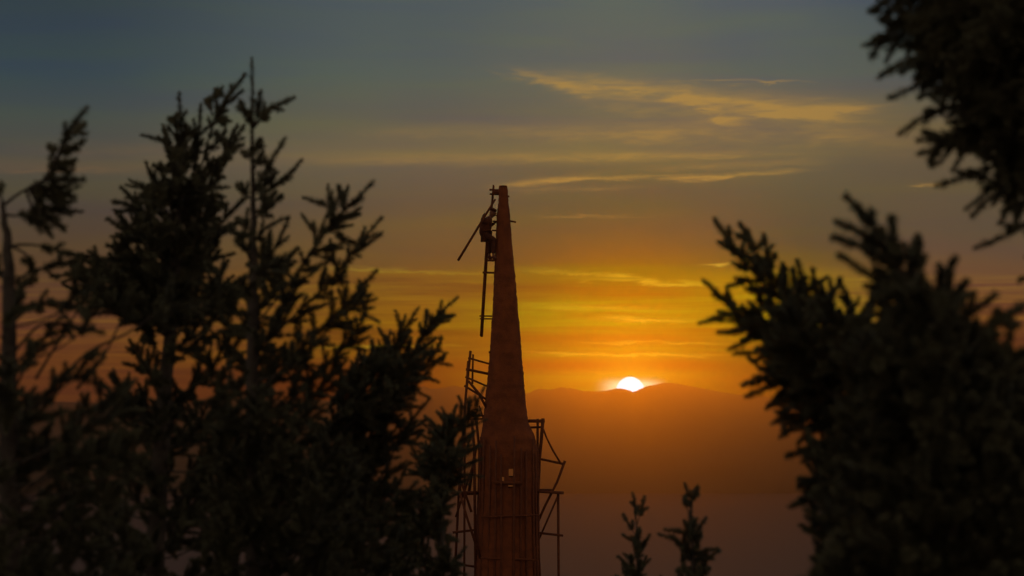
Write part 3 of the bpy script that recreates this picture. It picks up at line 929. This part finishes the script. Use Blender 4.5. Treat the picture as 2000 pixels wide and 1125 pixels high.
# --- bent fir at the left edge
t1 = Fir(15.5)
tr1 = lambda y: 16 + (y - 700) * 0.0
for pts, fol, w in [
    ([(8, 400), (40, 376), (85, 352), (108, 315), (130, 262), (168, 213)], 90, 16), ([(120, 285), (138, 262), (165, 242)], 50, 14), ([(108, 315), (125, 296), (163, 275)], 60, 22), ([(106, 318), (125, 290), (150, 290)], 45, 20),
    ([(106, 320), (122, 318), (146, 312)], 45, 18), ([(108, 318), (106, 300), (95, 287)], 30, 8), ([(85, 352), (105, 330), (135, 335)], 60, 22), ([(80, 354), (110, 352), (161, 351)], 80, 20), ([(70, 358), (100, 372), (142, 384)], 80, 24),
    ([(60, 362), (95, 385), (118, 395)], 60, 26), ([(60, 364), (85, 405), (136, 418)], 80, 24), ([(55, 366), (75, 400), (98, 430), (125, 446)], 80, 20), ([(50, 370), (64, 410), (78, 450)], 60, 18), ([(50, 370), (70, 420), (100, 460)], 60, 22),
    ([(12, 420), (40, 422), (75, 425)], 30, 10), ([(100, 330), (122, 318), (140, 320)], 60, 28),
    ([(20, 480), (60, 478), (110, 488), (150, 500)], 70, 18), ([(18, 560), (60, 530), (110, 518), (150, 512)], 90, 30), ([(20, 480), (55, 500), (62, 530)], 50, 18), ([(8, 400), (2, 385), (-8, 372)], 30, 14),
    ([(16, 640), (60, 600), (110, 590), (140, 600)], 100, 26), ([(18, 700), (70, 640), (110, 632), (200, 650)], 120, 12), ([(16, 560), (-10, 520), (-30, 500)], 60, 24), ([(70, 740), (100, 690), (150, 610), (178, 560)], 60, 16),
    ([(150, 760), (200, 700), (240, 620), (275, 575)], 60, 14), ([(100, 760), (170, 690), (250, 650), (330, 600), (400, 590)], 110, 18), ([(14, 800), (60, 700), (120, 660)], 100, 24),
]:
    t1.limb(pts, fol, w, 0.013, dy=(0, random.uniform(-.3, .3)), roll=R(random.uniform(-35, 35)))
t1.grow(tr1, [(50, 520), (200, 520), (210, 720), (40, 720)], 64, 60, 60, 75, 30, .5, 1, 0.5)
t1.grow(tr1, [(-60, 760), (260, 760), (260, 1180), (-60, 1180)], 60, 60, 60, 105, 44, .7, 2, 0.5)
t1.grow(tr1, [(-60, 560), (0, 560), (0, 800), (-60, 800)], 50, 120, 50, 80, 36, .7, 1, 0.5)
t1.finish('fir_tree', 'ragged fir with a bent top and bare branches at the far left edge', [(20, 1125), (17, 800), (18, 560), (14, 470), (4, 395)], [.060, .048, .036, .024, .012], GL)

# --- fir leaning into the gap left of the tower
t4 = Fir(21.0)
tr4 = lambda y: 610 + max(0, 1000 - y) * 0.16
for pts, fol, w in [
    ([(650, 1000), (700, 860), (740, 740), (780, 660), (815, 604)], 260, 44), ([(700, 900), (770, 760), (820, 670), (850, 620), (893, 582)], 240, 30), ([(820, 670), (830, 640), (832, 612)], 50, 20),
    ([(760, 780), (810, 730), (850, 690), (862, 660)], 140, 36), ([(740, 820), (790, 770), (822, 740)], 120, 38), ([(690, 880), (690, 780), (712, 700)], 140, 40), ([(680, 900), (680, 820), (694, 730)], 150, 44),
    ([(720, 980), (770, 880), (805, 820), (838, 780)], 110, 14), ([(740, 900), (790, 850), (832, 820)], 80, 22), ([(700, 960), (740, 880), (788, 820)], 120, 30), ([(730, 800), (745, 720), (762, 650)], 140, 34), ([(730, 860), (800, 850), (822, 838)], 80, 20),
    ([(700, 1000), (770, 960), (850, 965)], 110, 26), ([(690, 980), (760, 930), (800, 905)], 110, 34),
]:
    t4.limb(pts, fol, w, 0.010, dy=(0, random.uniform(-.3, .3)), roll=R(random.uniform(-35, 35)))
t4.grow(tr4, [(700, 720), (760, 670), (810, 650), (830, 680), (810, 740), (770, 800), (760, 870), (680, 900), (640, 960), (660, 820)], 38, 58, 30, 110, 44, .6, 2, 0.9)
t4.grow(tr4, [(620, 880), (760, 880), (800, 960), (830, 1180), (600, 1180)], 44, 55, 45, 120, 46, .6, 2, 0.7)
t4.finish('fir_tree', 'young fir leaning right towards the sunset, between the slim fir and the scaffold', [(620, 1125), (650, 960), (680, 850), (706, 760)], [.05, .035, .02, .008], GL)

t5 = Fir(24.0)
tr5 = lambda y: 868 + (y - 900) * -0.05
for pts, fol, w in [
    ([(862, 960), (900, 860), (925, 800), (946, 757)], 150, 30), ([(862, 940), (880, 860), (905, 800), (896, 776)], 120, 34), ([(860, 920), (866, 860), (868, 818)], 60, 16), ([(860, 960), (840, 900), (832, 865)], 90, 30),
    ([(862, 980), (900, 900), (922, 850)], 120, 36), ([(862, 960), (850, 880), (846, 850)], 90, 34), ([(862, 980), (880, 940), (894, 905)], 60, 24), ([(860, 1040), (820, 980), (800, 960)], 90, 26),
]:
    t5.limb(pts, fol, w, 0.008, dy=(0, random.uniform(-.2, .2)), roll=R(random.uniform(-30, 30)))
t5.grow(tr5, [(840, 860), (890, 810), (915, 850), (890, 900), (850, 940), (820, 900)], 30, 65, 30, 70, 34, .4, 2, 0.6)
t5.grow(tr5, [(780, 960), (880, 960), (890, 1180), (770, 1180)], 42, 65, 45, 90, 44, .4, 2, 0.6)
t5.finish('fir_tree', 'small fir whose top overlaps the left scaffold of the tower', [(862, 1125), (862, 980), (864, 860)], [.035, .022, .008], GL)

# --- right side: nearer, softer
r1 = Fir(11.5, nwidth=0.0075, per_m=1900)
trr = lambda y: 1850
for pts, fol, w in [
    ([(1840, 700), (1790, 580), (1730, 480), (1690, 420), (1655, 387)], 250, 9), ([(1770, 540), (1710, 470), (1640, 436)], 130, 9), ([(1790, 580), (1720, 500), (1632, 464)], 150, 9), ([(1800, 620), (1730, 560), (1642, 500)], 160, 9),
    ([(1760, 540), (1745, 470), (1742, 428)], 110, 18), ([(1790, 570), (1790, 500), (1793, 466)], 100, 24), ([(1820, 600), (1840, 545), (1868, 510)], 90, 12), ([(1830, 660), (1900, 610), (1940, 578)], 100, 20),
    ([(1840, 690), (1930, 640), (1998, 598)], 120, 22), ([(1720, 480), (1700, 440), (1672, 405)], 60, 20), ([(1850, 720), (1780, 640), (1710, 590)], 160, 34),
]:
    r1.limb(pts, fol, w, 0.010, dy=(0, random.uniform(-.25, .25)), roll=R(random.uniform(-30, 30)))
r1.grow(trr, [(1700, 535), (1760, 515), (1830, 590), (1930, 650), (2010, 680), (2040, 780), (1700, 800), (1670, 650), (1730, 640)], 52, lambda x, y: 120 if x < 1830 else 60, 30, 160, 60, .5, 3, 0.7)
r1.grow(trr, [(1640, 800), (2060, 760), (2060, 1200), (1620, 1200)], 60, lambda x, y: 120 if x < 1830 else 60, 40, 180, 70, .5, 3, 0.6)
r1.finish('fir_tree', 'nearest out of focus fir with thick blunt shoots, lower right corner', [(1850, 1125), (1850, 850), (1830, 650), (1790, 560)], [.05, .03, .016, .007], GR)

r3 = Fir(15.0, nwidth=0.0065, per_m=1700)
tr6 = lambda y: 1690
for pts, fol, w in [
    ([(1680, 760), (1560, 620), (1480, 540), (1430, 480), (1398, 430)], 300, 46), ([(1470, 530), (1470, 480), (1448, 440)], 80, 22), ([(1510, 570), (1500, 500), (1490, 462)], 110, 28), ([(1660, 760), (1540, 680), (1450, 620), (1410, 580), (1376, 551)], 260, 40),
    ([(1600, 660), (1560, 580), (1548, 528)], 120, 34), ([(1640, 660), (1600, 590), (1588, 530)], 120, 36), ([(1660, 660), (1660, 600), (1640, 548)], 120, 36), ([(1640, 740), (1540, 690), (1440, 690)], 170, 40), ([(1660, 780), (1560, 740), (1462, 772)], 150, 40),
    ([(1680, 800), (1620, 780), (1560, 820), (1528, 850)], 130, 30), ([(1690, 860), (1620, 870), (1540, 890)], 130, 36), ([(1690, 900), (1640, 920), (1560, 950)], 120, 38), ([(1640, 720), (1520, 640), (1400, 625)], 160, 36), ([(1560, 800), (1530, 800), (1536, 846)], 70, 20),
]:
    r3.limb(pts, fol, w * 1.1, 0.012, dens=1.3, dy=(0, random.uniform(-.3, .3)), roll=R(random.uniform(-35, 35)))
r3.grow(tr6, [(1520, 590), (1570, 590), (1660, 610), (1720, 640), (1720, 780), (1620, 790), (1520, 750), (1480, 690)], 46, 125, 30, 130, 50, .5, 2, 0.6)
r3.grow(tr6, [(1600, 790), (1720, 780), (1740, 1190), (1620, 1190), (1570, 960), (1590, 860)], 50, 140, 50, 120, 50, .5, 2, 0.5)
r3.grow(tr6, [(1560, 870), (1620, 860), (1640, 980), (1590, 960)], 40, 150, 50, 80, 40, .4, 1, 0.4)
r3.finish('fir_tree', 'red-tinged fir with jagged branches reaching towards the sun, left of the nearest fir', [(1690, 1125), (1690, 850), (1680, 700), (1640, 600)], [.05, .036, .02, .008], GR)

# --- big fir at the upper right: its limbs hang into the frame
r2 = Fir(13.0)
tru = lambda y: 2250
for pts, fol, w in [
    ([(2250, 120), (2100, 60), (1900, 80), (1770, 120), (1722, 150)], 300, 60), ([(2250, 180), (2050, 120), (1850, 150), (1740, 190)], 300, 46), ([(2250, 230), (2050, 170), (1900, 200), (1800, 230), (1768, 268)], 260, 34),
    ([(2250, 300), (2050, 240), (1900, 270), (1800, 300)], 240, 50), ([(2250, 340), (2080, 290), (1950, 320), (1870, 350), (1835, 360)], 240, 44), ([(2250, 400), (2080, 340), (1960, 370), (1900, 420)], 220, 50),
    ([(2250, 440), (2100, 400), (2000, 440), (1950, 468), (1908, 482)], 160, 16), ([(2250, 500), (2100, 480), (2010, 500)], 120, 30), ([(2250, 60), (2100, 0), (1900, 10), (1740, 60), (1705, 110)], 320, 60), ([(2000, 260), (1890, 260), (1830, 290), (1820, 320)], 150, 30),
    ([(2250, 560), (2100, 530), (2020, 540), (1995, 545)], 90, 26),
]:
    r2.limb(pts, fol, w, 0.016, dy=(0, random.uniform(-.3, .3)), roll=R(random.uniform(-35, 35)))
r2.grow(tru, [(1790, 60), (2060, -40), (2060, 440), (1960, 400), (1900, 330), (1850, 210), (1790, 150)], 46, 240, 24, 180, 60, .6, 3, -0.1, 0, .014)
r2.grow(tru, [(1730, -60), (2060, -60), (2060, 100), (1790, 120), (1720, 90)], 54, 235, 24, 180, 60, .6, 2, -0.1, 0, .014)
r2.finish('fir_tree', 'big fir whose drooping black boughs hang into the upper right corner', [(2255, 1125), (2252, 700), (2250, 300), (2245, -60)], [.16, .14, .11, .07], GR)

# --- two fir tips poking up from the slope
s_ = Fir(21.0)
s_.grow(lambda yy: 1351, [(1340, 1000), (1362, 1000), (1386, 1130), (1386, 1190), (1314, 1190), (1314, 1130)], 26, lambda a, b: 90 - (a - 1351) * .8, 18, 60, 26, .2, 1, 0.8, r0=.005)
for pts, fol, w in [([(1352, 1040), (1350, 990), (1343, 962), (1336, 949)], 26, 6), ([(1350, 985), (1356, 966), (1366, 957)], 26, 5), ([(1350, 1020), (1340, 985), (1338, 970)], 30, 8), ([(1352, 1060), (1366, 1030), (1378, 1014)], 40, 10),
                    ([(1352, 1100), (1330, 1066), (1316, 1052)], 50, 12), ([(1354, 1140), (1384, 1090), (1404, 1076)], 60, 18)]:
    s_.limb(pts, fol, w, 0.006, dy=(0, random.uniform(-.15, .15)))
s_.finish('fir_tree', 'forked fir tip poking up from below, right of the sun', [(1356, 1140), (1352, 1060), (1350, 985)], [.014, .009, .004], 'fir tips poking up from the slope')
s_ = Fir(25.0)
s_.grow(lambda yy: 1243, [(1236, 1020), (1250, 1020), (1276, 1130), (1276, 1190), (1210, 1190), (1210, 1130)], 26, lambda a, b: 90 - (a - 1243) * .8, 18, 60, 26, .2, 1, 0.8, r0=.005)
for pts, fol, w in [([(1244, 1060), (1242, 1000), (1236, 966)], 40, 8), ([(1243, 1030), (1252, 995), (1258, 972)], 34, 6), ([(1243, 1050), (1226, 1020), (1218, 1008)], 40, 10), ([(1244, 1090), (1262, 1060), (1268, 1046)], 50, 14),
                    ([(1245, 1130), (1222, 1100), (1208, 1088)], 50, 14)]:
    s_.limb(pts, fol, w, 0.005, dy=(0, random.uniform(-.15, .15)))
s_.finish('fir_tree', 'lowest fir tip poking up from below, under the sun', [(1247, 1140), (1243, 1050), (1242, 1000)], [.016, .008, .004], 'fir tips poking up from the slope')

# ------------------------------------------------------------------ haze over the whole place
if HAZE_ON:
    hx, hy0, hy1, hz0, hz1 = 4300.0, -60.0, 10800.0, SEA - 30.0, 170.0
    Vh = [(-hx, hy0, hz0), (hx, hy0, hz0), (hx, hy1, hz0), (-hx, hy1, hz0), (-hx, hy0, hz1), (hx, hy0, hz1), (hx, hy1, hz1), (-hx, hy1, hz1)]
    Fh = [[0, 3, 2, 1], [4, 5, 6, 7], [0, 1, 5, 4], [1, 2, 6, 5], [2, 3, 7, 6], [3, 0, 4, 7]]
    mh = bpy.data.materials.new('haze_air')
    mh.use_nodes = True
    th_ = mh.node_tree
    th_.nodes.clear()
    pv = th_.nodes.new('ShaderNodeVolumePrincipled')
    pv.inputs['Color'].default_value = (*HZ_C, 1)
    pv.inputs['Density'].default_value = HZ_D
    pv.inputs['Anisotropy'].default_value = HZ_G
    oh = th_.nodes.new('ShaderNodeOutputMaterial')
    th_.links.new(pv.outputs[0], oh.inputs['Volume'])
    hz = link_mesh('haze', Vh, [Fh], mh)
    tag(hz, kind='stuff')
